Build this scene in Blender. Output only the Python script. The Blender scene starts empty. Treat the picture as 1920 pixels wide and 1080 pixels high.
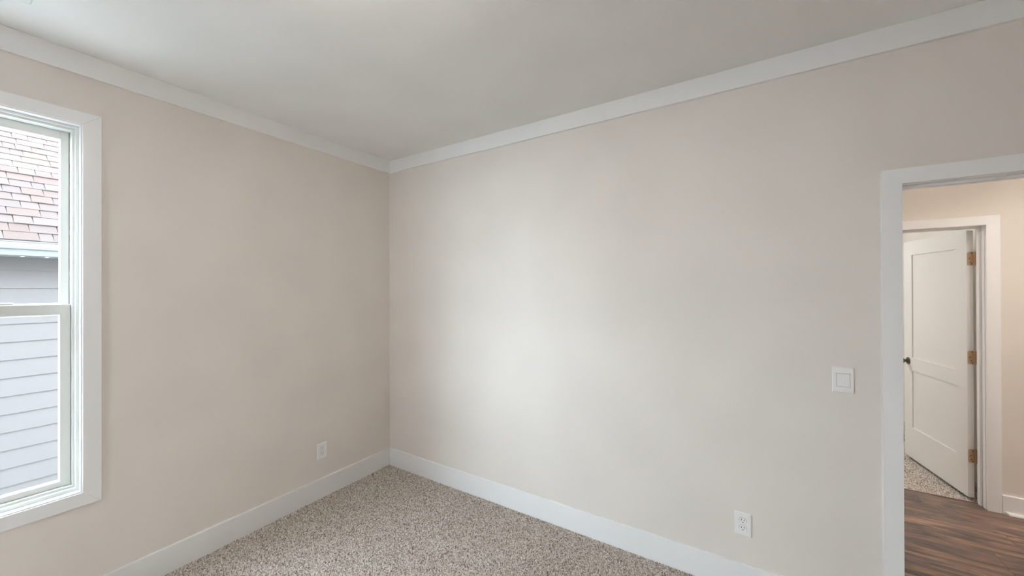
import bpy, bmesh, math, random
import numpy as np
from mathutils import Vector, Matrix

scn = bpy.context.scene
COL = scn.collection
rnd = random.Random(11)

# ---------------------------------------------------------------- camera
CAM_POS = Vector((2.7661, -2.3130, 1.5795))
YAW, PITCH, ROLL, FPX = 0.5597, 0.0028, -0.0029, 705.76
cam_d = bpy.data.cameras.new('camera')
cam_d.sensor_fit = 'HORIZONTAL'
cam_d.sensor_width = 36.0
cam_d.lens = 36.0 * FPX / 1920.0
cam_d.clip_start = 0.05
cam = bpy.data.objects.new('camera', cam_d)
COL.objects.link(cam)
cam.location = CAM_POS
fw = Vector((-math.sin(YAW) * math.cos(PITCH), math.cos(YAW) * math.cos(PITCH), math.sin(PITCH)))
rt = Vector((math.cos(YAW), math.sin(YAW), 0))
up = rt.cross(fw)
c, s = math.cos(ROLL), math.sin(ROLL)
rt2, up2 = rt * c + up * s, up * c - rt * s
cam.rotation_euler = Matrix((rt2, up2, -fw)).transposed().to_euler()
scn.camera = cam

# ---------------------------------------------------------------- light and exposure
SKY_RGB, SKY_STRENGTH = (0.82, 0.935, 1.03), 26.5        # bright overcast sky
LAMP_STRENGTH = 14.5            # room lamp
HALL_STRENGTH = 450.0          # recessed hall lamp
FAR_STRENGTH = 100.0            # added lamp lighting the room across the hall
w = bpy.data.worlds.new('world')
scn.world = w
w.use_nodes = True
bg = w.node_tree.nodes['Background']
bg.inputs['Color'].default_value = (*SKY_RGB, 1)
bg.inputs['Strength'].default_value = SKY_STRENGTH

scn.cycles.max_bounces = 12
scn.cycles.diffuse_bounces = 10
scn.cycles.use_light_tree = False
scn.cycles.caustics_reflective = False
scn.cycles.caustics_refractive = False
scn.view_settings.view_transform = 'Standard'
scn.view_settings.look = 'None'
scn.view_settings.gamma = 1.0
scn.view_settings.use_curve_mapping = False
scn.view_settings.exposure = 0.0

# ---------------------------------------------------------------- materials
def new_mat(name):
    m = bpy.data.materials.new(name)
    m.use_nodes = True
    nt = m.node_tree
    return m, nt, nt.nodes['Principled BSDF']

def N(nt, kind, **kw):
    n = nt.nodes.new(kind)
    for k, v in kw.items():
        setattr(n, k, v)
    return n

def paint(name, rgb, rough=0.5, noise_scale=260.0, bump=0.04, var=0.02, spec=0.3):
    """painted surface: tiny roller texture and a very faint tone variation"""
    m, nt, b = new_mat(name)
    tc = N(nt, 'ShaderNodeTexCoord')
    n1 = N(nt, 'ShaderNodeTexNoise')
    n1.inputs['Scale'].default_value = noise_scale
    n1.inputs['Detail'].default_value = 0
    nt.links.new(tc.outputs['Object'], n1.inputs['Vector'])
    n2 = N(nt, 'ShaderNodeTexNoise')
    n2.inputs['Scale'].default_value = 3.0
    n2.inputs['Detail'].default_value = 0
    nt.links.new(tc.outputs['Object'], n2.inputs['Vector'])
    ramp = N(nt, 'ShaderNodeValToRGB')
    ramp.color_ramp.elements[0].position = 0.3
    ramp.color_ramp.elements[1].position = 0.7
    ramp.color_ramp.elements[0].color = (*[x * (1 - var) for x in rgb], 1)
    ramp.color_ramp.elements[1].color = (*[min(1, x * (1 + var)) for x in rgb], 1)
    nt.links.new(n2.outputs['Fac'], ramp.inputs['Fac'])
    nt.links.new(ramp.outputs['Color'], b.inputs['Base Color'])
    bp = N(nt, 'ShaderNodeBump')
    bp.inputs['Strength'].default_value = bump
    bp.inputs['Distance'].default_value = 0.002
    nt.links.new(n1.outputs['Fac'], bp.inputs['Height'])
    if bump > 0.05:                 # only the ceiling shows a roller texture
        nt.links.new(bp.outputs['Normal'], b.inputs['Normal'])
    b.inputs['Roughness'].default_value = rough
    b.inputs['Specular IOR Level'].default_value = spec
    return m

def plain(name, rgb, rough=0.4, metal=0.0, spec=0.5):
    m, nt, b = new_mat(name)
    tc = N(nt, 'ShaderNodeTexCoord')
    n1 = N(nt, 'ShaderNodeTexNoise')
    n1.inputs['Scale'].default_value = 40
    nt.links.new(tc.outputs['Object'], n1.inputs['Vector'])
    mr = N(nt, 'ShaderNodeMapRange')
    mr.inputs['To Min'].default_value = max(0.02, rough - 0.05)
    mr.inputs['To Max'].default_value = rough + 0.05
    nt.links.new(n1.outputs['Fac'], mr.inputs['Value'])
    nt.links.new(mr.outputs['Result'], b.inputs['Roughness'])
    b.inputs['Base Color'].default_value = (*rgb, 1)
    b.inputs['Metallic'].default_value = metal
    b.inputs['Specular IOR Level'].default_value = spec
    return m

def emit(name, rgb, strength):
    m, nt, b = new_mat(name)
    b.inputs['Base Color'].default_value = (0.9, 0.9, 0.9, 1)
    b.inputs['Emission Color'].default_value = (*rgb, 1)
    b.inputs['Emission Strength'].default_value = strength
    return m

def pane_mat():
    m, nt, b = new_mat('window_glass')
    nt.nodes.remove(b)
    out = nt.nodes['Material Output']
    tr = N(nt, 'ShaderNodeBsdfTransparent')
    tr.inputs['Color'].default_value = (0.955, 0.975, 0.97, 1)
    gl = N(nt, 'ShaderNodeBsdfGlossy')
    gl.inputs['Roughness'].default_value = 0.02
    mx = N(nt, 'ShaderNodeMixShader')
    mx.inputs['Fac'].default_value = 0.006
    nt.links.new(tr.outputs[0], mx.inputs[1])
    nt.links.new(gl.outputs[0], mx.inputs[2])
    nt.links.new(mx.outputs[0], out.inputs['Surface'])
    return m

def ramp_by(nt, src, stops):
    r = N(nt, 'ShaderNodeValToRGB')
    r.color_ramp.interpolation = 'LINEAR'
    els = r.color_ramp.elements
    while len(els) < len(stops):
        els.new(0.5)
    for e, (p, rgb) in zip(els, stops):
        e.position = p
        e.color = (*rgb, 1)
    nt.links.new(src, r.inputs['Fac'])
    return r

def carpet_mat():
    m, nt, b = new_mat('flecked_carpet')
    at = N(nt, 'ShaderNodeAttribute', attribute_name='tone')
    r = ramp_by(nt, at.outputs['Fac'], CARPET_STOPS)
    nt.links.new(r.outputs['Color'], b.inputs['Base Color'])
    b.inputs['Roughness'].default_value = 0.95
    b.inputs['Specular IOR Level'].default_value = 0.1
    b.inputs['Sheen Weight'].default_value = 0.15
    return m

CARPET_STOPS = [(0.0, (0.08, 0.058, 0.044)), (0.2, (0.24, 0.19, 0.155)), (0.42, (0.51, 0.445, 0.39)),
                (0.7, (0.68, 0.62, 0.57)), (0.88, (0.86, 0.82, 0.77)), (1.0, (0.93, 0.91, 0.88))]

def carpet_base_mat():
    m, nt, b = new_mat('flecked_carpet_backing')
    tc = N(nt, 'ShaderNodeTexCoord')
    v = N(nt, 'ShaderNodeTexVoronoi')
    v.inputs['Scale'].default_value = 150
    nt.links.new(tc.outputs['Object'], v.inputs['Vector'])
    sep = N(nt, 'ShaderNodeSeparateColor')
    nt.links.new(v.outputs['Color'], sep.inputs['Color'])
    r = ramp_by(nt, sep.outputs['Red'], CARPET_STOPS)
    nt.links.new(r.outputs['Color'], b.inputs['Base Color'])
    bp = N(nt, 'ShaderNodeBump', invert=True)
    bp.inputs['Strength'].default_value = 0.8
    bp.inputs['Distance'].default_value = 0.006
    nt.links.new(v.outputs['Distance'], bp.inputs['Height'])
    nt.links.new(bp.outputs['Normal'], b.inputs['Normal'])
    b.inputs['Roughness'].default_value = 0.95
    b.inputs['Specular IOR Level'].default_value = 0.1
    return m

def wood_mat():
    m, nt, b = new_mat('dark_scraped_wood')
    tc = N(nt, 'ShaderNodeTexCoord')
    oi = N(nt, 'ShaderNodeObjectInfo')
    mul = N(nt, 'ShaderNodeMath', operation='MULTIPLY')
    mul.inputs[1].default_value = 37.0
    nt.links.new(oi.outputs['Random'], mul.inputs[0])
    mp = N(nt, 'ShaderNodeMapping')
    mp.inputs['Scale'].default_value = (3.2, 15.0, 8.0)
    nt.links.new(tc.outputs['Object'], mp.inputs['Vector'])
    cmb = N(nt, 'ShaderNodeCombineXYZ')
    nt.links.new(mul.outputs[0], cmb.inputs['X'])
    nt.links.new(mul.outputs[0], cmb.inputs['Y'])
    nt.links.new(cmb.outputs[0], mp.inputs['Location'])
    n = N(nt, 'ShaderNodeTexNoise')
    n.inputs['Scale'].default_value = 1.0
    n.inputs['Detail'].default_value = 7
    n.inputs['Distortion'].default_value = 1.2
    n.inputs['Roughness'].default_value = 0.62
    nt.links.new(mp.outputs[0], n.inputs['Vector'])
    r = ramp_by(nt, n.outputs['Fac'], [(0.26, (0.016, 0.011, 0.010)), (0.40, (0.066, 0.045, 0.040)),
                                       (0.53, (0.15, 0.096, 0.074)), (0.70, (0.36, 0.21, 0.12))])
    hsv = N(nt, 'ShaderNodeHueSaturation')
    mr = N(nt, 'ShaderNodeMapRange')
    mr.inputs['To Min'].default_value = 0.72
    mr.inputs['To Max'].default_value = 1.35
    nt.links.new(oi.outputs['Random'], mr.inputs['Value'])
    nt.links.new(mr.outputs[0], hsv.inputs['Value'])
    nt.links.new(r.outputs['Color'], hsv.inputs['Color'])
    nt.links.new(hsv.outputs['Color'], b.inputs['Base Color'])
    mp2 = N(nt, 'ShaderNodeMapping')
    mp2.inputs['Scale'].default_value = (5, 30, 10)
    nt.links.new(tc.outputs['Object'], mp2.inputs['Vector'])
    n2 = N(nt, 'ShaderNodeTexNoise')
    n2.inputs['Scale'].default_value = 1.0
    n2.inputs['Detail'].default_value = 3
    nt.links.new(mp2.outputs[0], n2.inputs['Vector'])
    bp = N(nt, 'ShaderNodeBump')
    bp.inputs['Strength'].default_value = 0.35
    bp.inputs['Distance'].default_value = 0.004
    nt.links.new(n2.outputs['Fac'], bp.inputs['Height'])
    nt.links.new(bp.outputs['Normal'], b.inputs['Normal'])
    b.inputs['Roughness'].default_value = 0.30
    b.inputs['Specular IOR Level'].default_value = 0.6
    return m

SHINGLE_STOPS = [(0.0, (0.0386, 0.0255, 0.0229)), (0.3, (0.0398, 0.0274, 0.0246)), (0.5, (0.0375, 0.0281, 0.0267)),
                 (0.75, (0.0407, 0.0297, 0.0274)), (1.0, (0.0423, 0.0323, 0.0300))]

def shingle_mat(island):
    m, nt, b = new_mat('bleached_shingle_field' if island else 'bleached_shingle')
    src = N(nt, 'ShaderNodeNewGeometry').outputs['Random Per Island'] if island else N(nt, 'ShaderNodeObjectInfo').outputs['Random']
    r = ramp_by(nt, src, SHINGLE_STOPS)
    tc = N(nt, 'ShaderNodeTexCoord')
    n = N(nt, 'ShaderNodeTexNoise')
    n.inputs['Scale'].default_value = 300
    nt.links.new(tc.outputs['Object'], n.inputs['Vector'])
    mx = N(nt, 'ShaderNodeMixRGB', blend_type='MULTIPLY')
    mx.inputs['Fac'].default_value = 0.35
    nt.links.new(r.outputs['Color'], mx.inputs[1])
    nt.links.new(n.outputs['Color'], mx.inputs[2])
    hs = N(nt, 'ShaderNodeHueSaturation')
    hs.inputs['Value'].default_value = 1.2
    nt.links.new(mx.outputs[0], hs.inputs['Color'])
    nt.links.new(hs.outputs['Color'], b.inputs['Base Color'])
    b.inputs['Roughness'].default_value = 0.9
    b.inputs['Specular IOR Level'].default_value = 0.2
    return m

def siding_mat():
    m, nt, b = new_mat('pale_grey_siding')
    tc = N(nt, 'ShaderNodeTexCoord')
    mp = N(nt, 'ShaderNodeMapping')
    mp.inputs['Scale'].default_value = (1, 6, 120)
    nt.links.new(tc.outputs['Object'], mp.inputs['Vector'])
    n = N(nt, 'ShaderNodeTexNoise')
    n.inputs['Scale'].default_value = 1.0
    n.inputs['Detail'].default_value = 4
    nt.links.new(mp.outputs[0], n.inputs['Vector'])
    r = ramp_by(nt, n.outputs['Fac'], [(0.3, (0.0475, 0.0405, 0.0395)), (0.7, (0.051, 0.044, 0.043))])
    nt.links.new(r.outputs['Color'], b.inputs['Base Color'])
    bp = N(nt, 'ShaderNodeBump')
    bp.inputs['Strength'].default_value = 0.2
    bp.inputs['Distance'].default_value = 0.002
    nt.links.new(n.outputs['Fac'], bp.inputs['Height'])
    nt.links.new(bp.outputs['Normal'], b.inputs['Normal'])
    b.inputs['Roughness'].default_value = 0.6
    return m

def ground_mat(name, lo, hi):
    m, nt, b = new_mat(name)
    tc = N(nt, 'ShaderNodeTexCoord')
    n = N(nt, 'ShaderNodeTexNoise')
    n.inputs['Scale'].default_value = 9
    n.inputs['Detail'].default_value = 8
    nt.links.new(tc.outputs['Object'], n.inputs['Vector'])
    r = ramp_by(nt, n.outputs['Fac'], [(0.35, lo), (0.65, hi)])
    nt.links.new(r.outputs['Color'], b.inputs['Base Color'])
    b.inputs['Roughness'].default_value = 0.95
    return m

M = dict(
    wall=paint('greige_wall_paint', (0.777, 0.730, 0.692), rough=0.6),
    hall_wall=paint('hall_wall_paint', (0.74, 0.70, 0.65), rough=0.6),
    ceiling=paint('ceiling_paint', (0.87, 0.875, 0.875), rough=0.8, bump=0.06),
    trim=paint('white_trim_paint', (0.87, 0.875, 0.885), rough=0.35, bump=0.015, var=0.006, spec=0.45),
    door=paint('white_door_paint', (0.84, 0.835, 0.82), rough=0.4, bump=0.015, var=0.006, spec=0.4),
    vinyl=paint('white_window_vinyl', (0.72, 0.73, 0.71), rough=0.35, bump=0.01, var=0.005, spec=0.5),
    plastic=plain('white_plastic', (0.87, 0.86, 0.86), 0.3),
    groove=plain('grey_plastic_gap', (0.16, 0.155, 0.15), 0.6),
    slot=plain('dark_slot', (0.015, 0.014, 0.014), 0.7),
    brass=plain('satin_brass', (0.66, 0.50, 0.34), 0.42, metal=0.75),
    dark_metal=plain('dark_screw', (0.05, 0.04, 0.03), 0.5, metal=0.5),
    steel=plain('zinc_screw', (0.55, 0.55, 0.55), 0.35, metal=0.9),
    bronze=plain('aged_bronze', (0.16, 0.125, 0.095), 0.4, metal=0.9),
    register=plain('white_enamel', (0.82, 0.83, 0.83), 0.4),
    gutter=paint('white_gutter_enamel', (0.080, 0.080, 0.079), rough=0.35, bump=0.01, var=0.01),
    transition=plain('dark_red_transition_strip', (0.10, 0.035, 0.03), 0.45),
    can=plain('white_downlight_baffle', (0.6, 0.59, 0.57), 0.6),
    glass=pane_mat(),
    carpet=carpet_mat(), carpet_base=carpet_base_mat(), wood=wood_mat(),
    shingle=shingle_mat(False), shingle_field=shingle_mat(True), siding=siding_mat(), ground=ground_mat('pale_gravel_ground', (0.36, 0.36, 0.36), (0.45, 0.45, 0.45)), soil=ground_mat('back_yard_soil', (0.085, 0.075, 0.062), (0.13, 0.12, 0.105)),
    lamp=emit('lit_diffuser', (1.0, 0.885, 0.80), LAMP_STRENGTH),
    hall_lamp=emit('lit_hall_lens', (1.0, 0.90, 0.79), HALL_STRENGTH),
    lamp_hall=emit('lit_hall_diffuser', (1.0, 0.92, 0.85), 13.0),
    lamp_hall_end=emit('lit_hall_end_diffuser', (1.0, 0.94, 0.88), 92.0),
    far_lamp=emit('lit_far_diffuser', (0.97, 1.0, 1.0), FAR_STRENGTH),
)

# ---------------------------------------------------------------- mesh helpers
class MB:
    """collects solids; build() links them as one mesh object"""
    def __init__(self):
        self.bm = bmesh.new()
    def box(self, x0, x1, y0, y1, z0, z1):
        x0, x1 = sorted((x0, x1)); y0, y1 = sorted((y0, y1)); z0, z1 = sorted((z0, z1))
        P = [(x0, y0, z0), (x1, y0, z0), (x1, y1, z0), (x0, y1, z0), (x0, y0, z1), (x1, y0, z1), (x1, y1, z1), (x0, y1, z1)]
        v = [self.bm.verts.new(p) for p in P]
        for f in ((0, 3, 2, 1), (4, 5, 6, 7), (0, 1, 5, 4), (1, 2, 6, 5), (2, 3, 7, 6), (3, 0, 4, 7)):
            self.bm.faces.new([v[i] for i in f])
        return self
    def loft(self, ring_a, ring_b):
        a = [self.bm.verts.new(p) for p in ring_a]
        b = [self.bm.verts.new(p) for p in ring_b]
        n = len(a)
        for i in range(n):
            self.bm.faces.new((a[i], a[(i + 1) % n], b[(i + 1) % n], b[i]))
        self.bm.faces.new(a[::-1]); self.bm.faces.new(b)
        return self
    def lathe(self, prof, center=(0, 0, 0), axis='z', seg=32, M4=None):
        """revolve (r, h) profile; closes ends with r == 0"""
        rings = []
        cx, cy, cz = center
        for r, h in prof:
            ring = []
            if r < 1e-7:
                pts = [(0, 0, h)]
            else:
                pts = [(r * math.cos(2 * math.pi * i / seg), r * math.sin(2 * math.pi * i / seg), h) for i in range(seg)]
            for p in pts:
                if axis == 'x': p = (p[2], p[0], p[1])
                elif axis == 'y': p = (p[1], p[2], p[0])
                ring.append(self.bm.verts.new((p[0] + cx, p[1] + cy, p[2] + cz)))
            rings.append(ring)
        for A, B in zip(rings, rings[1:]):
            for i in range(seg):
                j = (i + 1) % seg
                if len(A) == 1 and len(B) == 1: continue
                if len(A) == 1: self.bm.faces.new((A[0], B[j], B[i]))
                elif len(B) == 1: self.bm.faces.new((A[i], A[j], B[0]))
                else: self.bm.faces.new((A[i], A[j], B[j], B[i]))
        return self
    def bevel(self, off, seg=1):
        bmesh.ops.remove_doubles(self.bm, verts=self.bm.verts[:], dist=1e-6)
        bmesh.ops.bevel(self.bm, geom=self.bm.edges[:], offset=off, segments=seg, affect='EDGES', profile=0.5, clamp_overlap=True)
        return self
    def mesh(self, name, mat, smooth=False):
        bmesh.ops.recalc_face_normals(self.bm, faces=self.bm.faces[:])
        me = bpy.data.meshes.new(name)
        self.bm.to_mesh(me); self.bm.free()
        if mat is not None: me.materials.append(mat)
        if smooth:
            for p in me.polygons: p.use_smooth = True
            try: me.set_sharp_from_angle(angle=math.radians(35))
            except Exception: pass
        return me
    def build(self, name, mat, parent=None, smooth=False):
        return link(name, self.mesh(name, mat, smooth), parent)

def link(name, me, parent=None, loc=None, rot=None):
    o = bpy.data.objects.new(name, me)
    COL.objects.link(o)
    if parent is not None: o.parent = parent
    if loc is not None: o.location = loc
    if rot is not None: o.rotation_euler = rot
    return o

def empty(name, loc=(0, 0, 0), rot=(0, 0, 0)):
    o = bpy.data.objects.new(name, None)
    o.empty_display_size = 0.1
    COL.objects.link(o)
    o.location = loc; o.rotation_euler = rot
    return o

def tag(o, label=None, cat=None, group=None, kind=None):
    if label: o['label'] = label
    if cat: o['category'] = cat
    if group: o['group'] = group
    if kind: o['kind'] = kind
    return o

def struct(o, label=None):
    o['kind'] = 'structure'
    if label: o['label'] = label
    return o

# ---------------------------------------------------------------- room shell
H = 2.74
RX, RY = 4.40, -4.10            # room: x 0..RX, y RY..0 ; door wall y 0..0.12 ; hall y 0.12..1.753
WT = 0.12
HF0, HF1 = 1.753, 1.868         # far hall wall
DZ = 2.032                      # door opening height
D1 = (3.343, 4.153)             # room doorway
D2 = (3.383, 4.196)             # doorway across the hall
HX0, HX1 = 2.2, 7.4             # hall extent
FX0, FX1, FY1 = 1.4, 4.33, 5.0  # far room extent
W1 = (-2.729, -1.869, 0.594, 2.390)   # window_1 opening in wall_left: y0, y1, z0, z1
W3 = (1.00, 1.52, 1.50, 2.06)           # added_window_3, unseen small opening added for ambient daylight, in wall_back: x0, x1, z0, z1
W2 = (-3.860, -3.000, 0.594, 2.390)   # added_window_2, unseen twin added along the same wall for more daylight

ZB = -0.20                      # walls reach below the floor finish
def wall_mesh(u0, u1, holes, put, z1):
    """wall from u0 to u1 with rectangular holes (a, b, low, high) sorted along u"""
    u = u0
    for a, c_, e, f in sorted(holes):
        put(u, a, ZB, z1); put(a, c_, f, z1)
        if e > 0: put(a, c_, ZB, e)
        u = c_
    put(u, u1, ZB, z1)

def wall_x(name, x0, x1, y0, y1, holes=(), mat=None, z1=H):
    b = MB()
    wall_mesh(y0, y1, holes, lambda a, c_, e, f: b.box(x0, x1, a, c_, e, f), z1)
    return struct(b.build(name, mat or M['wall']))

def wall_y(name, y0, y1, x0, x1, holes=(), mat=None, z1=H):
    b = MB()
    wall_mesh(x0, x1, holes, lambda a, c_, e, f: b.box(a, c_, y0, y1, e, f), z1)
    return struct(b.build(name, mat or M['wall']))

CB = -0.007                     # carpet backing level; pile reaches about z = 0
struct(MB().box(-0.14, RX + 0.12, RY - 0.14, 0.06, -0.25, CB).build('floor', M['carpet_base']))
ceiling = struct(MB().box(-0.14, HX1 + 0.1, RY - 0.14, FY1 + 0.1, H, H + 0.2).build('ceiling', M['ceiling']))
wall_x('wall_left', -0.14, 0, RY - 0.14, WT, holes=[W1, W2])
wall_y('wall_right', 0, WT, 0, HX1 + 0.1, holes=[(D1[0] - 0.018, D1[1] + 0.018, 0, DZ + 0.018)])
wall_y('wall_back', RY - 0.14, RY, 0, RX, holes=[W3])
wall_x('wall_front', RX, RX + 0.12, RY - 0.14, 0)
wall_y('wall_hall_far', HF0, HF1, HX0 - 0.1, HX1 + 0.1, holes=[(D2[0] - 0.018, D2[1] + 0.018, 0, DZ + 0.018)], mat=M['hall_wall'])
wall_x('wall_hall_left', HX0 - 0.1, HX0, WT, HF0, mat=M['hall_wall'])
wall_x('wall_hall_right', HX1, HX1 + 0.1, WT, HF0, mat=M['hall_wall'])
wall_x('wall_far_room_left', FX0 - 0.1, FX0, HF1, FY1, mat=M['hall_wall'])
wall_x('wall_far_room_right', FX1, FX1 + 0.1, HF1, FY1, mat=M['hall_wall'])
wall_y('wall_far_room_back', FY1, FY1 + 0.1, FX0 - 0.1, FX1 + 0.1, mat=M['hall_wall'])
wall_y('wall_far_room_near', HF0, HF1, FX0 - 0.1, HX0 - 0.1, mat=M['hall_wall'])

# baseboards: square edged boards with a slightly eased top
def board(name, ax, a0, a1, face, z0, z1, t, mat=None, gap=0.0, eased=0.0025):
    """ax 'x': runs along x, front face towards -y when t > 0 (room side of y = face); 'y': runs along y, front face towards +x"""
    prof = [(0, z0), (t, z0), (t, z1 - eased), (t - eased, z1), (0, z1)]
    if gap:
        prof = [(0, z0), (t - 0.002, z0), (t, z0 + 0.002), (t, z1 - gap - 0.002), (t - 0.002, z1 - gap), (0.004, z1 - gap), (0.004, z1), (0, z1)]
    if ax == 'x':
        A = [(a0, face - d, z) for d, z in prof]; B = [(a1, face - d, z) for d, z in prof]
    else:
        A = [(face + d, a0, z) for d, z in prof]; B = [(face + d, a1, z) for d, z in prof]
    return struct(MB().loft(A, B).build(name, mat or M['trim']))

T = 0.015
board('baseboard_left', 'y', RY, 0, 0, CB, 0.143, T)
board('baseboard_right', 'x', T, D1[0] - 0.074, 0, CB, 0.143, T)
board('baseboard_right_end', 'x', D1[1] + 0.074, RX, 0, CB, 0.143, T)
board('baseboard_back', 'x', RX - T, T, RY, CB, 0.143, -T)
board('baseboard_front', 'y', RY + T, -T, RX, CB, 0.143, -T)
board('baseboard_hall', 'x', D2[1] + 0.074, HX1, HF0, 0.0, 0.128, 0.015)
# flat frieze boards under the ceiling
board('trim_1', 'y', RY, 0, 0, H - 0.1085, H, T)
board('trim_2', 'x', T, RX, 0, H - 0.1085, H, T)
board('trim_3', 'x', RX - T, T, RY, H - 0.1085, H, -T)
board('trim_4', 'y', RY + T, -T, RX, H - 0.1085, H, -T)
# quarter round shoe moulding along the hall baseboard, with a mitred return at the door casing
sh = [(0, 0), (0.018, 0)] + [(0.018 * math.cos(a), 0.019 * math.sin(a)) for a in (0.3, 0.6, 0.9, 1.2)] + [(0, 0.019)]
fy = HF0 - 0.015
struct(MB().loft([(4.278 + d * 0.9, fy - d, z) for d, z in sh], [(HX1, fy - d, z) for d, z in sh]).build('trim_5', M['trim']))

# ---------------------------------------------------------------- windows
def make_window(name, F, width, label):
    """double hung window. F(s, d, z) -> world; s runs along the wall from the right reveal, d is depth inwards (+ room side).
    heights are world heights"""
    root = struct(empty(name, F(width / 2, 0, 0.594)), label)
    inv = Vector(F(width / 2, 0, 0.594))
    def P(s, d, z): return tuple(Vector(F(s, d, z)) - inv)
    def solid(poly, d0, d1, bev=0.0):
        b = MB().loft([P(s, d0, z) for s, z in poly], [P(s, d1, z) for s, z in poly])
        if bev: b.bevel(bev)
        return b
    def rect(s0, s1, z0, z1): return [(s0, z0), (s1, z0), (s1, z1), (s0, z1)]
    z0, z1 = 0.594, 2.390
    co = 0.064
    o0, o1, ob, ot = -co, width + co, z0 - co, z1 + 0.060
    # picture-frame casing, four mitred boards on the wall face
    for poly in ([(o0, ob), (0, z0), (0, z1), (o0, ot)], [(o1, ot), (width, z1), (width, z0), (o1, ob)],
                 [(o0, ot), (0, z1), (width, z1), (o1, ot)], [(o1, ob), (width, z0), (0, z0), (o0, ob)]):
        solid(poly, 0.0, 0.018, 0.0012).build('casing', M['trim'], root)
    # jamb extension boards
    e = 0.006
    for poly in (rect(0, e, z0, z1), rect(width - e, width, z0, z1), rect(e, width - e, z1 - e, z1), rect(e, width - e, z0, z0 + e)):
        solid(poly, -0.050, 0.013).build('jamb', M['trim'], root)
    # vinyl main frame: an inner lip and a deeper step
    a = 0.006; f = 0.026
    fr = MB()
    for s0, s1, y0, y1 in ((a, f, z0 + a, z1 - a), (width - f, width - a, z0 + a, z1 - a), (f, width - f, z1 - 0.028, z1 - a), (f, width - f, z0 + a, z0 + 0.034)):
        fr.loft([P(s, -0.135, z) for s, z in rect(s0, s1, y0, y1)], [P(s, -0.038, z) for s, z in rect(s0, s1, y0, y1)])
    fr.build('frame', M['vinyl'], root)
    st = MB()
    for s0, s1, y0, y1 in ((a, 0.018, z0 + a, z1 - a), (width - 0.018, width - a, z0 + a, z1 - a), (0.018, width - 0.018, z1 - 0.018, z1 - a), (0.018, width - 0.018, z0 + a, z0 + 0.022)):
        st.loft([P(s, -0.038, z) for s, z in rect(s0, s1, y0, y1)], [P(s, -0.022, z) for s, z in rect(s0, s1, y0, y1)])
    st.build('frame_stop', M['vinyl'], root)
    # sashes
    def sash(nm, sz0, sz1, g0, g1, gs, d_out, d_in):
        so = f + 0.002
        r = link(nm, None, root)
        parts = []
        for poly in (rect(so, gs, sz0, sz1), rect(width - gs, width - so, sz0, sz1)):
            solid(poly, d_out, d_in, 0.0015).build('stile', M['vinyl'], r)
        for poly in (rect(gs, width - gs, sz0, g0), rect(gs, width - gs, g1, sz1)):
            solid(poly, d_out, d_in, 0.0015).build('rail', M['vinyl'], r)
        # sloping glazing bead round the pane
        bw = 0.0035
        gi0, gi1 = gs + bw, width - gs - bw
        dm = d_in - 0.012
        b = MB()
        for A, B in ((((gs, g0), (gi0, g0 + bw)), ((gs, g1), (gi0, g1 - bw))), (((width - gs, g1), (gi1, g1 - bw)), ((width - gs, g0), (gi1, g0 + bw))),
                     (((gs, g1), (gi0, g1 - bw)), ((width - gs, g1), (gi1, g1 - bw))), (((width - gs, g0), (gi1, g0 + bw)), ((gs, g0), (gi0, g0 + bw)))):
            ra = [P(A[0][0], d_in - 0.002, A[0][1]), P(A[1][0], dm, A[1][1]), P(A[0][0], dm, A[0][1])]
            rb = [P(B[0][0], d_in - 0.002, B[0][1]), P(B[1][0], dm, B[1][1]), P(B[0][0], dm, B[0][1])]
            b.loft(ra, rb)
        b.build('glazing_bead', M['vinyl'], r)
        dg = (d_in + d_out) / 2
        solid(rect(gs - 0.004, width - gs + 0.004, g0 - 0.004, g1 + 0.004), dg - 0.003, dg + 0.003).build('pane', M['glass'], r)
        return r
    lo = sash('lower_sash', 0.629, 1.512, 0.657, 1.461, 0.063, -0.088, -0.054)
    hi = sash('upper_sash', 1.466, 2.362, 1.514, 2.322, 0.056, -0.126, -0.092)
    # two cam locks on the meeting rail with keepers on the upper sash
    for sc in (0.226, width - 0.226):
        lk = MB()
        pts = []
        for i in range(13):
            t = math.pi * i / 12
            pts.append((sc + 0.032 * math.cos(t), 0.010 + 0.0 * t, 1.5125 + 0.009 * math.sin(t) ** 0.7))
        lk.loft([P(p[0], -0.083, p[2]) for p in pts], [P(p[0], -0.062, p[2]) for p in pts])
        lk.build('sash_lock', M['vinyl'], lo, smooth=True)
        MB().loft([P(s, -0.099, z) for s, z in rect(sc - 0.03, sc + 0.022, 1.5145, 1.5225)],
                  [P(s, -0.089, z) for s, z in rect(sc - 0.03, sc + 0.022, 1.5145, 1.5225)]).bevel(0.002).build('keeper', M['vinyl'], hi)
    # tilt latches at the ends of the lower sash's top rail
    for sc in (0.050, width - 0.050):
        solid(rect(sc - 0.014, sc + 0.014, 1.498, 1.5135), -0.080, -0.058, 0.001).build('tilt_latch', M['vinyl'], lo)
    return root

make_window('window_1', lambda s, d, z: (d, -1.869 - s, z), 0.86, 'white double-hung window with mitred casing on the left wall')
make_window('window_2', lambda s, d, z: (d, -3.000 - s, z), 0.86, 'second white double-hung window further along the left wall, outside the photo')  # unseen window added to let in more daylight from the left

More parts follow.
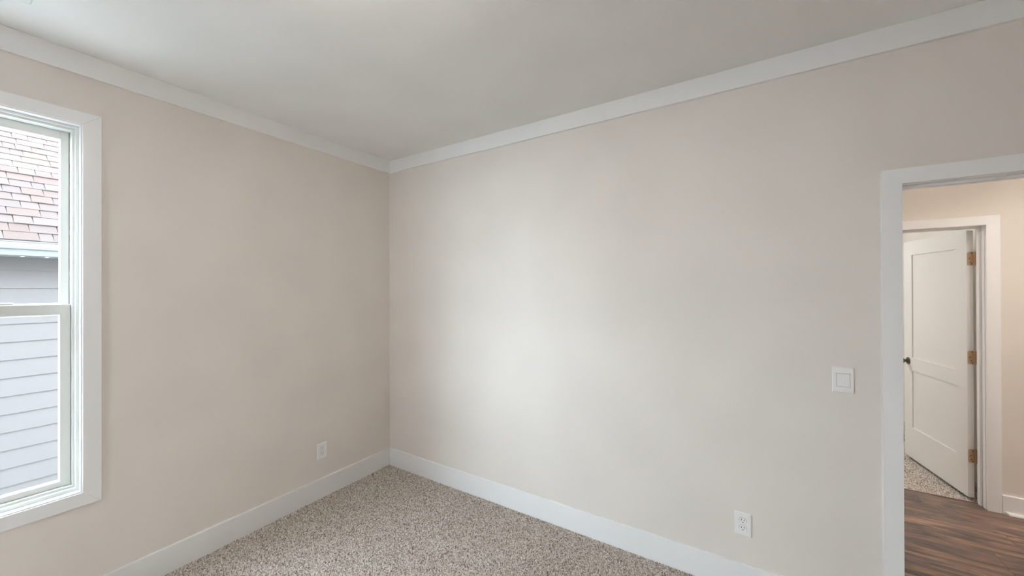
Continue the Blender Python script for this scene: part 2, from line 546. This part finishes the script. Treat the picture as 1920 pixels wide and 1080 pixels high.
def make_fixed_window(name, x0, x1, z0, z1, label):
    """small square fixed window in the back wall: mitred casing, jambs, vinyl frame, pane"""
    root = struct(empty(name, ((x0 + x1) / 2, RY, z0)), label)
    inv = Vector(root.location)
    def solid(nm, poly, d0, d1, mat):
        MB().loft([(x - inv.x, d0, z - inv.z) for x, z in poly], [(x - inv.x, d1, z - inv.z) for x, z in poly]).build(nm, mat, root)
    def ring(nm, a, b_, d0, d1, mat):
        o = [(x0 - a, z0 - a), (x1 + a, z0 - a), (x1 + a, z1 + a), (x0 - a, z1 + a)]
        i = [(x0 + b_, z0 + b_), (x1 - b_, z0 + b_), (x1 - b_, z1 - b_), (x0 + b_, z1 - b_)]
        for k in range(4):
            solid(nm, [o[k], o[(k + 1) % 4], i[(k + 1) % 4], i[k]], d0, d1, mat)
    ring('casing', 0.064, 0.0, 0.0, 0.018, M['trim'])
    ring('jamb', 0.0, 0.006, -0.05, 0.012, M['trim'])
    ring('frame', 0.0, 0.040, -0.13, -0.05, M['vinyl'])
    solid('pane', [(x0 + 0.036, z0 + 0.036), (x1 - 0.036, z0 + 0.036), (x1 - 0.036, z1 - 0.036), (x0 + 0.036, z1 - 0.036)], -0.093, -0.087, M['glass'])
make_fixed_window('window_3', *W3, 'small square white window on the back wall, outside the photo')  # unseen window added to lift the ambient light

# ---------------------------------------------------------------- doorways
def frame_boards(root, inv, x0, x1, yA, yB, zt, casing_w, sides):
    """jambs, stops and casings of a doorway in a wall yA..yB"""
    def bx(nm, a0, a1, b0, b1, c0, c1, mat=M['trim'], bev=0.0):
        m = MB().box(a0 - inv.x, a1 - inv.x, b0 - inv.y, b1 - inv.y, c0 - inv.z, c1 - inv.z)
        if bev: m.bevel(bev)
        return m.build(nm, mat, root)
    bx('jamb', x0 - 0.018, x0, yA, yB, 0, zt + 0.018)
    bx('jamb', x1, x1 + 0.018, yA, yB, 0, zt + 0.018)
    bx('head_jamb', x0, x1, yA, yB, zt, zt + 0.018)
    for side in sides:
        yw, dy = (yA, -0.018) if side < 0 else (yB, 0.018)
        i0, i1, it = x0 - 0.004, x1 + 0.004, zt + 0.003
        q0, q1, qt = i0 - casing_w, i1 + casing_w, it + casing_w
        for poly in ([(q0, 0), (i0, 0), (i0, it), (q0, qt)], [(i1, 0), (q1, 0), (q1, qt), (i1, it)], [(q0, qt), (i0, it), (i1, it), (q1, qt)]):
            m = MB().loft([(x - inv.x, yw - inv.y, z - inv.z) for x, z in poly], [(x - inv.x, yw + dy - inv.y, z - inv.z) for x, z in poly])
            m.bevel(0.0006).build('casing', M['trim'], root)
    return bx

i1 = Vector(((D1[0] + D1[1]) / 2, WT / 2, 0))
door_1 = struct(empty('door_1', i1), 'open doorway with flat white casing at the right, leading to the hall')
bx = frame_boards(door_1, i1, D1[0], D1[1], 0.0, WT, DZ, 0.066, (-1, 1))
# stops stand back from the room-side edge (the leaf closes into the room side)
bx('stop', D1[0], D1[0] + 0.010, 0.040, 0.075, 0, DZ)
bx('stop', D1[1] - 0.010, D1[1], 0.040, 0.075, 0, DZ)
bx('head_stop', D1[0] + 0.010, D1[1] - 0.010, 0.040, 0.075, DZ - 0.010, DZ)
# strike plate with its lip wrapped round the edge of the left jamb
sp = MB().box(D1[0] - i1.x, D1[0] + 0.0008 - i1.x, 0.0 - i1.y, 0.03 - i1.y, 0.898, 0.954)
sp.box(D1[0] - 0.003 - i1.x, D1[0] + 0.0008 - i1.x, -0.0035 - i1.y, 0.0 - i1.y, 0.908, 0.944)
sp.build('strike_plate', M['bronze'], door_1)

i2 = Vector(((D2[0] + D2[1]) / 2, (HF0 + HF1) / 2, 0))
door_2 = struct(empty('door_2', i2), 'white two-panel door standing open across the hall')
bx = frame_boards(door_2, i2, D2[0], D2[1], HF0, HF1, 2.022, 0.066, (-1, 1))
bx('stop', D2[0], D2[0] + 0.012, HF0 + 0.040, HF0 + 0.078, 0, 2.022, bev=0.002)
bx('stop', D2[1] - 0.012, D2[1], HF0 + 0.040, HF0 + 0.078, 0, 2.022, bev=0.002)
bx('head_stop', D2[0] + 0.012, D2[1] - 0.012, HF0 + 0.040, HF0 + 0.078, 2.010, 2.022)

# door leaf: local x runs from the hinge edge to the latch edge, local y = 0 is the far-room face, -0.035 the hall face
PIV = Vector((4.193, 1.876, 0.0))
OPEN = math.radians(80.3)
leaf = link('leaf', None, door_2)
leaf.location = PIV - i2
leaf.rotation_euler = (0, 0, math.pi - OPEN)      # local +x points along the leaf
# with rotation pi the local +y points to world -y, so the hall face is local y > 0
LW, LT = 0.802, 0.035
LZ0, LZ1 = 0.022, 2.006
y_far, y_hall = 0.008, 0.008 + LT
def lb(nm, x0, x1, y0, y1, z0, z1, mat=M['door'], bev=0.0, parent=leaf):
    m = MB().box(x0, x1, y0, y1, z0, z1)
    if bev: m.bevel(bev)
    return m.build(nm, mat, parent)
SW = 0.118
for x0 in (0.001, 0.001 + LW - SW):
    lb('stile', x0, x0 + SW, y_far, y_hall, LZ0, LZ1)
rails = [(LZ0, 0.305), (0.825, 0.945), (1.878, LZ1)]
for z0, z1 in rails:
    lb('rail', 0.001 + SW, 0.001 + LW - SW, y_far, y_hall, z0, z1)
for z0, z1 in ((0.305, 0.825), (0.945, 1.878)):
    # recessed flat panel with a small bevelled rebate
    x0, x1 = 0.001 + SW, 0.001 + LW - SW
    lb('panel', x0, x1, y_far + 0.008, y_hall - 0.008, z0, z1)
# hinges: leaf plate on the door edge, knuckles, jamb plate
for zc in (1.796, 1.061, 0.329):
    hg = link('hinge', None, door_2)
    hg.location = (PIV.x - i2.x, PIV.y - i2.y, zc)
    # plate lying on the door's hinge edge (rounded corners), in the leaf's orientation
    R = Matrix.Rotation(math.pi - OPEN, 4, 'Z')
    hh, wd, rr = 0.0505, 0.0415, 0.012
    prof = [(0.004, -hh), (wd - rr, -hh)] + [(wd - rr + rr * math.sin(a), -hh + rr - rr * math.cos(a)) for a in (0.5, 1.05, 1.57)] + \
           [(wd - rr + rr * math.cos(a), hh - rr + rr * math.sin(a)) for a in (0, 0.52, 1.05, 1.57)] + [(0.004, hh)]
    def RP(x, y, z): return tuple(R @ Vector((x, y, z)))
    MB().loft([RP(0.0012, y, z) for y, z in prof], [RP(-0.0012, y, z) for y, z in prof]).build('hinge_plate', M['brass'], hg)
    for y, z in ((0.024, -0.026), (0.017, 0.040), (0.017, -0.040), (0.029, 0.0)):
        m = MB().lathe([(0, -0.0006), (0.0034, -0.0006), (0.0034, 0.0005), (0, 0.0005)], axis='x', seg=10)
        bmesh.ops.transform(m.bm, matrix=R @ Matrix.Translation((-0.0014, y, z)), verts=m.bm.verts[:])
        m.build('screw', M['dark_metal'], hg)
    k = MB()
    for a, b_ in ((-0.0505, -0.031), (-0.030, -0.0105), (-0.0095, 0.0095), (0.0105, 0.030), (0.031, 0.0505)):
        k.lathe([(0, a), (0.0052, a), (0.0062, a + 0.001), (0.0062, b_ - 0.001), (0.0052, b_), (0, b_)], seg=14)
    k.build('knuckle', M['brass'], hg, smooth=True)
    # jamb plate on the right jamb face
    MB().box(D2[1] - PIV.x - 0.0014, D2[1] - PIV.x + 0.0002, -0.042, -0.004, -hh, hh).build('jamb_plate', M['brass'], hg)
# knob on the hall face, rose and knob
kn = MB()
kn.lathe([(0, 0), (0.032, 0), (0.032, 0.004), (0.026, 0.009), (0.012, 0.011), (0.011, 0.026), (0.019, 0.032), (0.026, 0.042), (0.027, 0.050), (0.022, 0.059), (0.010, 0.063), (0, 0.0635)],
         axis='y', seg=24, center=(LW - 0.060, y_hall, 0.905))
kn.build('knob', M['bronze'], leaf, smooth=True)
kn = MB()
kn.lathe([(0, 0), (0.032, 0), (0.032, -0.004), (0.026, -0.009), (0.012, -0.011), (0.011, -0.026), (0.019, -0.032), (0.026, -0.042), (0.027, -0.050), (0.022, -0.059), (0.010, -0.063), (0, -0.0635)],
         axis='y', seg=24, center=(LW - 0.060, y_far, 0.905))
kn.build('knob', M['bronze'], leaf, smooth=True)

# ---------------------------------------------------------------- floors beyond the doorway
PW = 0.127
floor_hall = struct(MB().box(HX0, HX1, 0.06, 1.838, -0.25, -0.013).build('floor_hall', M['transition']))
pl_cache = {}
def plank_mesh(L, Wd):
    k = (round(L, 3), round(Wd, 3))
    if k not in pl_cache:
        g = 0.0005
        b = MB()
        z0, z1, ch = -0.013, 0.0, 0.0012
        A = [(g, g, z0), (L - g, g, z0), (L - g, Wd - g, z0), (g, Wd - g, z0)]
        Bm = [(g, g, z1 - ch), (L - g, g, z1 - ch), (L - g, Wd - g, z1 - ch), (g, Wd - g, z1 - ch)]
        C_ = [(g + ch, g + ch, z1), (L - g - ch, g + ch, z1), (L - g - ch, Wd - g - ch, z1), (g + ch, Wd - g - ch, z1)]
        rings = [[b.bm.verts.new(p) for p in r] for r in (A, Bm, C_)]
        for r0, r1 in zip(rings, rings[1:]):
            for i in range(4):
                b.bm.faces.new((r0[i], r0[(i + 1) % 4], r1[(i + 1) % 4], r1[i]))
        b.bm.faces.new(rings[0][::-1]); b.bm.faces.new(rings[2])
        pl_cache[k] = b.mesh('plank', M['wood'])
    return pl_cache[k]
y = WT
row = 0
while y < HF0 - 0.001:
    wd = min(PW, HF0 - y)
    x = HX0 - rnd.choice((0.0, 0.3, 0.6, 0.9))
    while x < HX1:
        L = rnd.choice((0.75, 1.05, 1.35, 0.9))
        a, b_ = max(x, HX0), min(x + L, HX1)
        if b_ - a > 0.05:
            link('plank', plank_mesh(b_ - a, wd), floor_hall, loc=(a, y, 0))
        x += L
    y += wd; row += 1
link('plank', plank_mesh(D1[1] - D1[0], WT - 0.062), floor_hall, loc=(D1[0], 0.062, 0))
link('plank', plank_mesh(D2[1] - D2[0], 1.827 - HF0), floor_hall, loc=(D2[0], HF0, 0))
MB().box(D2[0], D2[1], 1.828, 1.840, -0.013, 0.001).bevel(0.0015).build('transition_strip', M['transition'], floor_hall)
struct(MB().box(FX0, FX1, 1.840, FY1, -0.25, CB).build('floor_far_room', M['carpet_base']))

# carpet pile: cut tufts as real geometry where the carpet can be seen
def pile(name, regions, spacing, label, seed):
    rng = np.random.default_rng(seed)
    X, Y = [], []
    for x0, x1, y0, y1 in regions:
        gx = np.arange(x0 + 0.003, x1 - 0.002, spacing); gy = np.arange(y0 + 0.003, y1 - 0.002, spacing)
        a, b_ = np.meshgrid(gx, gy); X.append(a.ravel()); Y.append(b_.ravel())
    X = np.concatenate(X); Y = np.concatenate(Y); n = len(X)
    X = X + rng.uniform(-.0022, .0022, n); Y = Y + rng.uniform(-.0022, .0022, n)
    ang = rng.uniform(0, math.pi / 2, n); rad = rng.uniform(.0032, .0047, n); hgt = rng.uniform(.0045, .0085, n)
    V = np.empty((n, 5, 3))
    for k in range(4):
        V[:, k, 0] = X + rad * np.cos(ang + k * math.pi / 2); V[:, k, 1] = Y + rad * np.sin(ang + k * math.pi / 2); V[:, k, 2] = CB - 0.0005
    V[:, 4, 0] = X + rng.uniform(-.002, .002, n); V[:, 4, 1] = Y + rng.uniform(-.002, .002, n); V[:, 4, 2] = CB + hgt
    base = (np.arange(n) * 5)[:, None, None]
    Fc = base + np.array([[0, 1, 4], [1, 2, 4], [2, 3, 4], [3, 0, 4]])[None]
    me = bpy.data.meshes.new(name)
    me.vertices.add(n * 5); me.vertices.foreach_set('co', V.ravel().astype(np.float32))
    me.loops.add(n * 12); me.loops.foreach_set('vertex_index', Fc.ravel().astype(np.int32))
    me.polygons.add(n * 4); me.polygons.foreach_set('loop_start', (np.arange(n * 4) * 3).astype(np.int32))
    me.update(calc_edges=True)
    tone = np.repeat(np.clip(rng.beta(2.2, 2.0, n), 0, 1), 5).astype(np.float32)
    at = me.attributes.new('tone', 'FLOAT', 'POINT'); at.data.foreach_set('value', tone)
    me.materials.append(M['carpet'])
    o = link(name, me)
    tag(o, label, 'carpet', kind='stuff')
    return o
pile('carpet_pile', [(T, 3.27, -2.95, -T)], 0.0066, 'flecked beige and brown carpet pile covering the bedroom floor', 3)
pile('carpet_pile', [(D2[0], 4.20, 1.842, HF1), (3.0, FX1, HF1, 3.0)], 0.0066, 'flecked beige carpet pile in the room across the hall', 4)

# ---------------------------------------------------------------- switch and outlets
def plate_mesh(wd, ht, th, edge):
    """wall plate, local x across, z up, front towards -y; domed edge"""
    b = MB()
    def ring(i, y): return [(-wd / 2 + i, y, -ht / 2 + i), (wd / 2 - i, y, -ht / 2 + i), (wd / 2 - i, y, ht / 2 - i), (-wd / 2 + i, y, ht / 2 - i)]
    rs = [ring(0, 0), ring(0, -th * 0.45), ring(edge * 0.4, -th * 0.85), ring(edge, -th)]
    vs = [[b.bm.verts.new(p) for p in r] for r in rs]
    for a, c_ in zip(vs, vs[1:]):
        for i in range(4):
            b.bm.faces.new((a[i], a[(i + 1) % 4], c_[(i + 1) % 4], c_[i]))
    b.bm.faces.new(vs[-1]); b.bm.faces.new(vs[0][::-1])
    return b

sw = tag(empty('light_switch', (3.141, 0, 1.1505)), 'white wall plate with one square rocker switch, left of the doorway', 'light switch')
plate_mesh(0.0785, 0.119, 0.007, 0.004).build('plate', M['plastic'], sw)
MB().box(-0.0248, 0.0248, -0.0072, -0.006, -0.0312, 0.0312).build('gap', M['groove'], sw)
rk = MB()
pr = [(-0.0075, -0.0300), (-0.0100, -0.0296), (-0.0084, 0.0), (-0.0078, 0.0296), (-0.0068, 0.0300), (-0.006, 0.030), (-0.006, -0.030)]
rk.loft([(-0.0236, y, z) for y, z in pr], [(0.0236, y, z) for y, z in pr]).build('rocker', M['plastic'], sw)
for z in (0.048, -0.048):
    MB().lathe([(0, 0), (0.003, 0), (0.0026, -0.0006), (0, -0.0008)], axis='y', seg=12, center=(0, -0.0068, z)).build('screw', M['plastic'], sw)

def make_outlet(loc, rz, label):
    r = tag(empty('electrical_outlet', loc, (0, 0, rz)), label, 'outlet', 'duplex wall outlets')
    plate_mesh(0.078, 0.119, 0.0065, 0.004).build('plate', M['plastic'], r)
    for zc in (0.0194, -0.0194):
        b = MB()
        R_, hw = 0.0172, 0.0140
        pts = []
        for i in range(48):
            t = 2 * math.pi * i / 48
            pts.append((R_ * math.cos(t), max(-hw, min(hw, R_ * math.sin(t)))))
        b.loft([(x * 1.045, -0.0062, zc + z * 1.045) for x, z in pts], [(x * 1.045, -0.00665, zc + z * 1.045) for x, z in pts])
        rec = b.build('receptacle', M['groove'], r)
        b = MB().loft([(x, -0.0062, zc + z) for x, z in pts], [(x, -0.0083, zc + z) for x, z in pts])
        b.build('receptacle_face', M['plastic'], rec)
        for x, hh in ((-0.0063, 0.0080), (0.0063, 0.0066)):
            MB().box(x - 0.0013, x + 0.0013, -0.0086, -0.0070, zc + 0.0042 - hh / 2, zc + 0.0042 + hh / 2).build('slot', M['slot'], rec)
        b = MB()
        g = [(0.0026 * math.cos(t), 0.0026 * math.sin(t)) for t in [math.pi * (1 + i / 8) for i in range(9)]] + [(0.0026, 0.002), (-0.0026, 0.002)]
        b.loft([(x, -0.0070, zc - 0.0078 + z) for x, z in g], [(x, -0.0086, zc - 0.0078 + z) for x, z in g]).build('slot', M['slot'], rec)
    MB().lathe([(0, 0), (0.0032, 0), (0.0028, -0.0008), (0, -0.0011)], axis='y', seg=12, center=(0, -0.0063, 0)).build('screw', M['plastic'], r)
    return r
make_outlet((2.7395, 0, 0.3475), 0, 'white duplex outlet on the right wall, below and left of the light switch')
make_outlet((0, -0.644, 0.3495), math.pi / 2, 'white duplex outlet on the window wall near the room corner')

# ---------------------------------------------------------------- ceiling register and lamps
rg = tag(empty('ceiling_register', (0.304 + 0.085, -2.056 - 0.165, H)), 'white louvred air register on the ceiling above the window', 'air vent')
def rrect(hw, hl, r, n=5):
    out = []
    for cx, cy, a0 in ((hw - r, hl - r, 0), (-hw + r, hl - r, math.pi / 2), (-hw + r, -hl + r, math.pi), (hw - r, -hl + r, 1.5 * math.pi)):
        for i in range(n + 1):
            a = a0 + math.pi / 2 * i / n
            out.append((cx + r * math.cos(a), cy + r * math.sin(a)))
    return out
b = MB()
rings = []
for (hw, hl, r, z) in ((0.085, 0.165, 0.012, 0.0), (0.085, 0.165, 0.012, -0.003), (0.080, 0.160, 0.010, -0.007), (0.058, 0.138, 0.004, -0.007), (0.055, 0.135, 0.003, -0.001), (0.055, 0.135, 0.003, 0.0)):
    rings.append([b.bm.verts.new((x, y_, z)) for x, y_ in rrect(hw, hl, r)])
for A, B in zip(rings, rings[1:]):
    for i in range(len(A)):
        j = (i + 1) % len(A)
        b.bm.faces.new((A[i], A[j], B[j], B[i]))
b.build('register_frame', M['register'], rg, smooth=True)
MB().box(-0.055, 0.055, -0.135, 0.135, -0.0012, 0.0).build('duct_opening', M['slot'], rg)
for i in range(7):
    x = -0.048 + i * 0.016
    tlt = 0.006 if i < 4 else -0.006
    MB().loft([(x, -0.134, -0.0015), (x + 0.0014, -0.134, -0.0015), (x + 0.0014 + tlt, -0.134, -0.008), (x + tlt, -0.134, -0.008)],
              [(x, 0.134, -0.0015), (x + 0.0014, 0.134, -0.0015), (x + 0.0014 + tlt, 0.134, -0.008), (x + tlt, 0.134, -0.008)]).build('louver', M['register'], rg)
for y_ in (-0.150, 0.150):
    MB().lathe([(0, 0), (0.004, 0), (0.003, -0.0015), (0, -0.002)], seg=12, center=(0, y_, -0.0068)).build('screw', M['register'], rg)

def bowl_light(loc, mat, label, RB=0.155):
    """semi-flush lamp: canopy, stem, glowing bowl, finial"""
    r = tag(empty('ceiling_light', loc), label, 'ceiling light')
    MB().lathe([(0, 0), (0.065, 0), (0.067, -0.006), (0.055, -0.020), (0.020, -0.028), (0, -0.028)], seg=40).build('canopy', M['register'], r, smooth=True)
    MB().lathe([(0, -0.027), (0.009, -0.027), (0.009, -0.105), (0, -0.105)], seg=16).build('stem', M['steel'], r, smooth=True)
    prof = [(RB * math.cos(a), -0.120 - (0.085 if a > 0 else 0.024) * math.sin(abs(a))) for a in [-0.9 + (math.pi / 2 + 0.9) * i / 14 for i in (0, 2, 4, 6, 8, 10, 12)]]
    prof = [(x, z if i > 4 else -0.120 + 0.024 * math.sin(min(0.9, 0.9 - 0.176 * i))) for i, (x, z) in zip((0, 2, 4, 6, 8, 10, 12), prof)]
    MB().lathe([(0, prof[0][1])] + prof + [(0, -0.205)], seg=24).build('diffuser', mat, r, smooth=True)
    MB().lathe([(0, -0.202), (0.010, -0.202), (0.010, -0.210), (0.005, -0.220), (0, -0.222)], seg=14).build('finial', M['steel'], r, smooth=True)
    return r
bowl_light((1.85, -1.80, H), M['lamp'], 'lit white bowl lamp on the bedroom ceiling', RB=0.215)
bowl_light((2.6, 3.3, H), M['far_lamp'], 'lit white bowl lamp in the room across the hall')  # added lamp, stands in for daylight from that room's own windows
bowl_light((3.0, 0.95, H), M['lamp_hall'], 'lit white bowl lamp on the hall ceiling, left of the far door')  # added fill lamp for the far jamb and the hall wall
bowl_light((6.0, 0.95, H), M['lamp_hall_end'], 'lit white bowl lamp at the right end of the hall')  # added fill lamp, brightens the hall wall from the right

def downlight(x, y_, label):
    # surface ring with a short baffle; the lens sits up inside it so that the light has a cut-off
    r = tag(empty('recessed_downlight', (x, y_, H)), label, 'ceiling light')
    MB().lathe([(0.075, -0.064), (0.098, -0.062), (0.098, -0.058), (0.079, -0.054), (0.079, 0), (0.075, 0), (0.075, -0.064)], seg=40).build('trim_ring', M['register'], r, smooth=True)
    MB().lathe([(0.0745, -0.062), (0.074, -0.004), (0.0745, -0.002)], seg=40).build('baffle', M['can'], r, smooth=True)
    MB().lathe([(0, -0.004), (0.045, -0.004), (0.045, -0.001), (0, -0.001)], seg=16).build('lens', M['hall_lamp'], r)
    return r
downlight(4.39, 1.00, 'round recessed downlight in the hall ceiling')

# ---------------------------------------------------------------- neighbouring house outside the window
struct(MB().box(-14, -0.15, -16, 12, -1.5, -1.0).build('ground', M['ground']))
struct(MB().box(-14, 12, -16, RY - 0.15, -1.5, -1.0).build('ground_back', M['soil']))
NX = -3.452
EX, EZ = -3.02, 2.045                     # eave edge
TH = math.radians(39)
Y0, Y1 = -6.5, 2.5
nh = tag(empty('neighbour_house', (NX, -2.0, -1.0)), 'neighbouring house with pale lap siding, gutter and shingle roof seen through the window', 'house')
OFF = Vector((NX, -2.0, -1.0))
def nb(m, name, mat, parent=nh, smooth=False):
    bmesh.ops.translate(m.bm, verts=m.bm.verts[:], vec=-OFF)
    return m.build(name, mat, parent, smooth)
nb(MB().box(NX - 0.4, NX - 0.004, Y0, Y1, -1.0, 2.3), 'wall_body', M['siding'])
# lap siding: every board a tapered plank, butt edge proud at the bottom
E0 = 0.178
prof = [(-0.004, 0.0), (0.018, 0.0), (0.0185, 0.001), (0.003, E0 + 0.02), (-0.004, E0 + 0.02)]
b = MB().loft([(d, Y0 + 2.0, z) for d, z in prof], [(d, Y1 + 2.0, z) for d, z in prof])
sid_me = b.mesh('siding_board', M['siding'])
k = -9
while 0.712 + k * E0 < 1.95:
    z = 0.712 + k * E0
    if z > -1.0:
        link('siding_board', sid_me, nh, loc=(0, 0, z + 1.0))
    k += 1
# soffit, fascia, gutter
nb(MB().box(NX, EX - 0.10, Y0, Y1, 1.915, 1.93), 'soffit', M['gutter'])
nb(MB().box(EX - 0.13, EX - 0.10, Y0, Y1, 1.90, EZ - 0.01), 'fascia', M['gutter'])
gp = [(EX - 0.10, 1.905), (EX - 0.055, 1.902), (EX - 0.030, 1.912), (EX - 0.018, 1.945), (EX - 0.014, 1.962), (EX + 0.004, 1.972), (EX + 0.010, 1.990),
      (EX + 0.010, 2.032), (EX + 0.016, 2.036), (EX + 0.016, 2.046), (EX - 0.002, 2.046), (EX - 0.002, 2.038), (EX + 0.004, 2.034),
      (EX + 0.004, 1.992), (EX - 0.004, 1.978), (EX - 0.022, 1.966), (EX - 0.026, 1.946), (EX - 0.036, 1.918), (EX - 0.055, 1.909), (EX - 0.094, 1.911), (EX - 0.094, 2.03), (EX - 0.10, 2.03)]
gut = nb(MB().loft([(x, Y0, z) for x, z in gp], [(x, Y1, z) for x, z in gp]), 'gutter', M['gutter'])
for i in range(28):
    y_ = -4.40 + i * 0.147
    m = MB().box(EX - 0.046, EX - 0.030, y_ - 0.012, y_ + 0.012, 1.8995, 1.9055)
    nb(m, 'gutter_bracket', M['groove'], gut)
# roof deck and shingles
NR = 30
EXP = 0.1435
ca, sa = math.cos(TH), math.sin(TH)
Lr = NR * EXP
deck = [(EX + 0.0, EZ - 0.004), (EX - Lr * ca, EZ - 0.004 + Lr * sa), (EX - Lr * ca, EZ - 0.05 + Lr * sa), (EX - 0.02, EZ - 0.04)]
roof = nb(MB().loft([(x, Y0, z) for x, z in deck], [(x, Y1, z) for x, z in deck]), 'roof', M['shingle_field'])
WID = (0.09, 0.12, 0.15, 0.18, 0.21)
def shingle_pts(L):
    # tile lying on the deck: local u = along eave (world y), v = up the slope, n = normal; slightly trapezoid tab
    ta, tb = 0.011, 0.003
    v1 = EXP + 0.01
    k_ = 0.006
    lo = [(0.0, 0, 0), (L, 0, 0), (L - k_, v1, 0), (k_ * 0.5, v1, 0)]
    hi = [(0.0, 0, ta), (L, 0, ta), (L - k_, v1, tb), (k_ * 0.5, v1, tb)]
    return lo, hi
def to_w(u, v, n):  # relative to eave point
    return (-v * ca + n * sa, u, v * sa + n * ca)
sh_me = {}
for L in WID:
    lo, hi = shingle_pts(L)
    sh_me[L] = MB().loft([to_w(*p) for p in lo], [to_w(*p) for p in hi]).mesh('shingle', M['shingle'])
field = MB()
count = 0
for r in range(NR):
    u = Y0 + rnd.uniform(0, 0.1)
    while u < Y1:
        L = rnd.choice(WID)
        lift = rnd.choice((0.0, 0.0, 0.004))
        org = Vector((EX - r * EXP * ca + lift * sa, 0, EZ + r * EXP * sa + lift * ca))
        if r < 17 and -2.85 < u < -0.75 and count < 300:
            link('shingle', sh_me[L], roof, loc=tuple(org + Vector((0, u, 0)) - OFF)); count += 1
        else:
            lo, hi = shingle_pts(L)
            field.loft([tuple(Vector(to_w(*p)) + org + Vector((0, u, 0)) - OFF) for p in lo], [tuple(Vector(to_w(*p)) + org + Vector((0, u, 0)) - OFF) for p in hi])
        u += L
fo = field.build('shingle_field', M['shingle_field'], roof)
fo['kind'] = 'stuff'
# far slope of the roof so that it is a whole roof
rx, rz = EX - Lr * ca, EZ + Lr * sa
back = [(rx, rz), (rx - Lr * ca, rz - Lr * sa), (rx - Lr * ca, rz - Lr * sa - 0.05), (rx, rz - 0.05)]
nb(MB().loft([(x, Y0, z) for x, z in back], [(x, Y1, z) for x, z in back]), 'roof_back', M['shingle_field'])
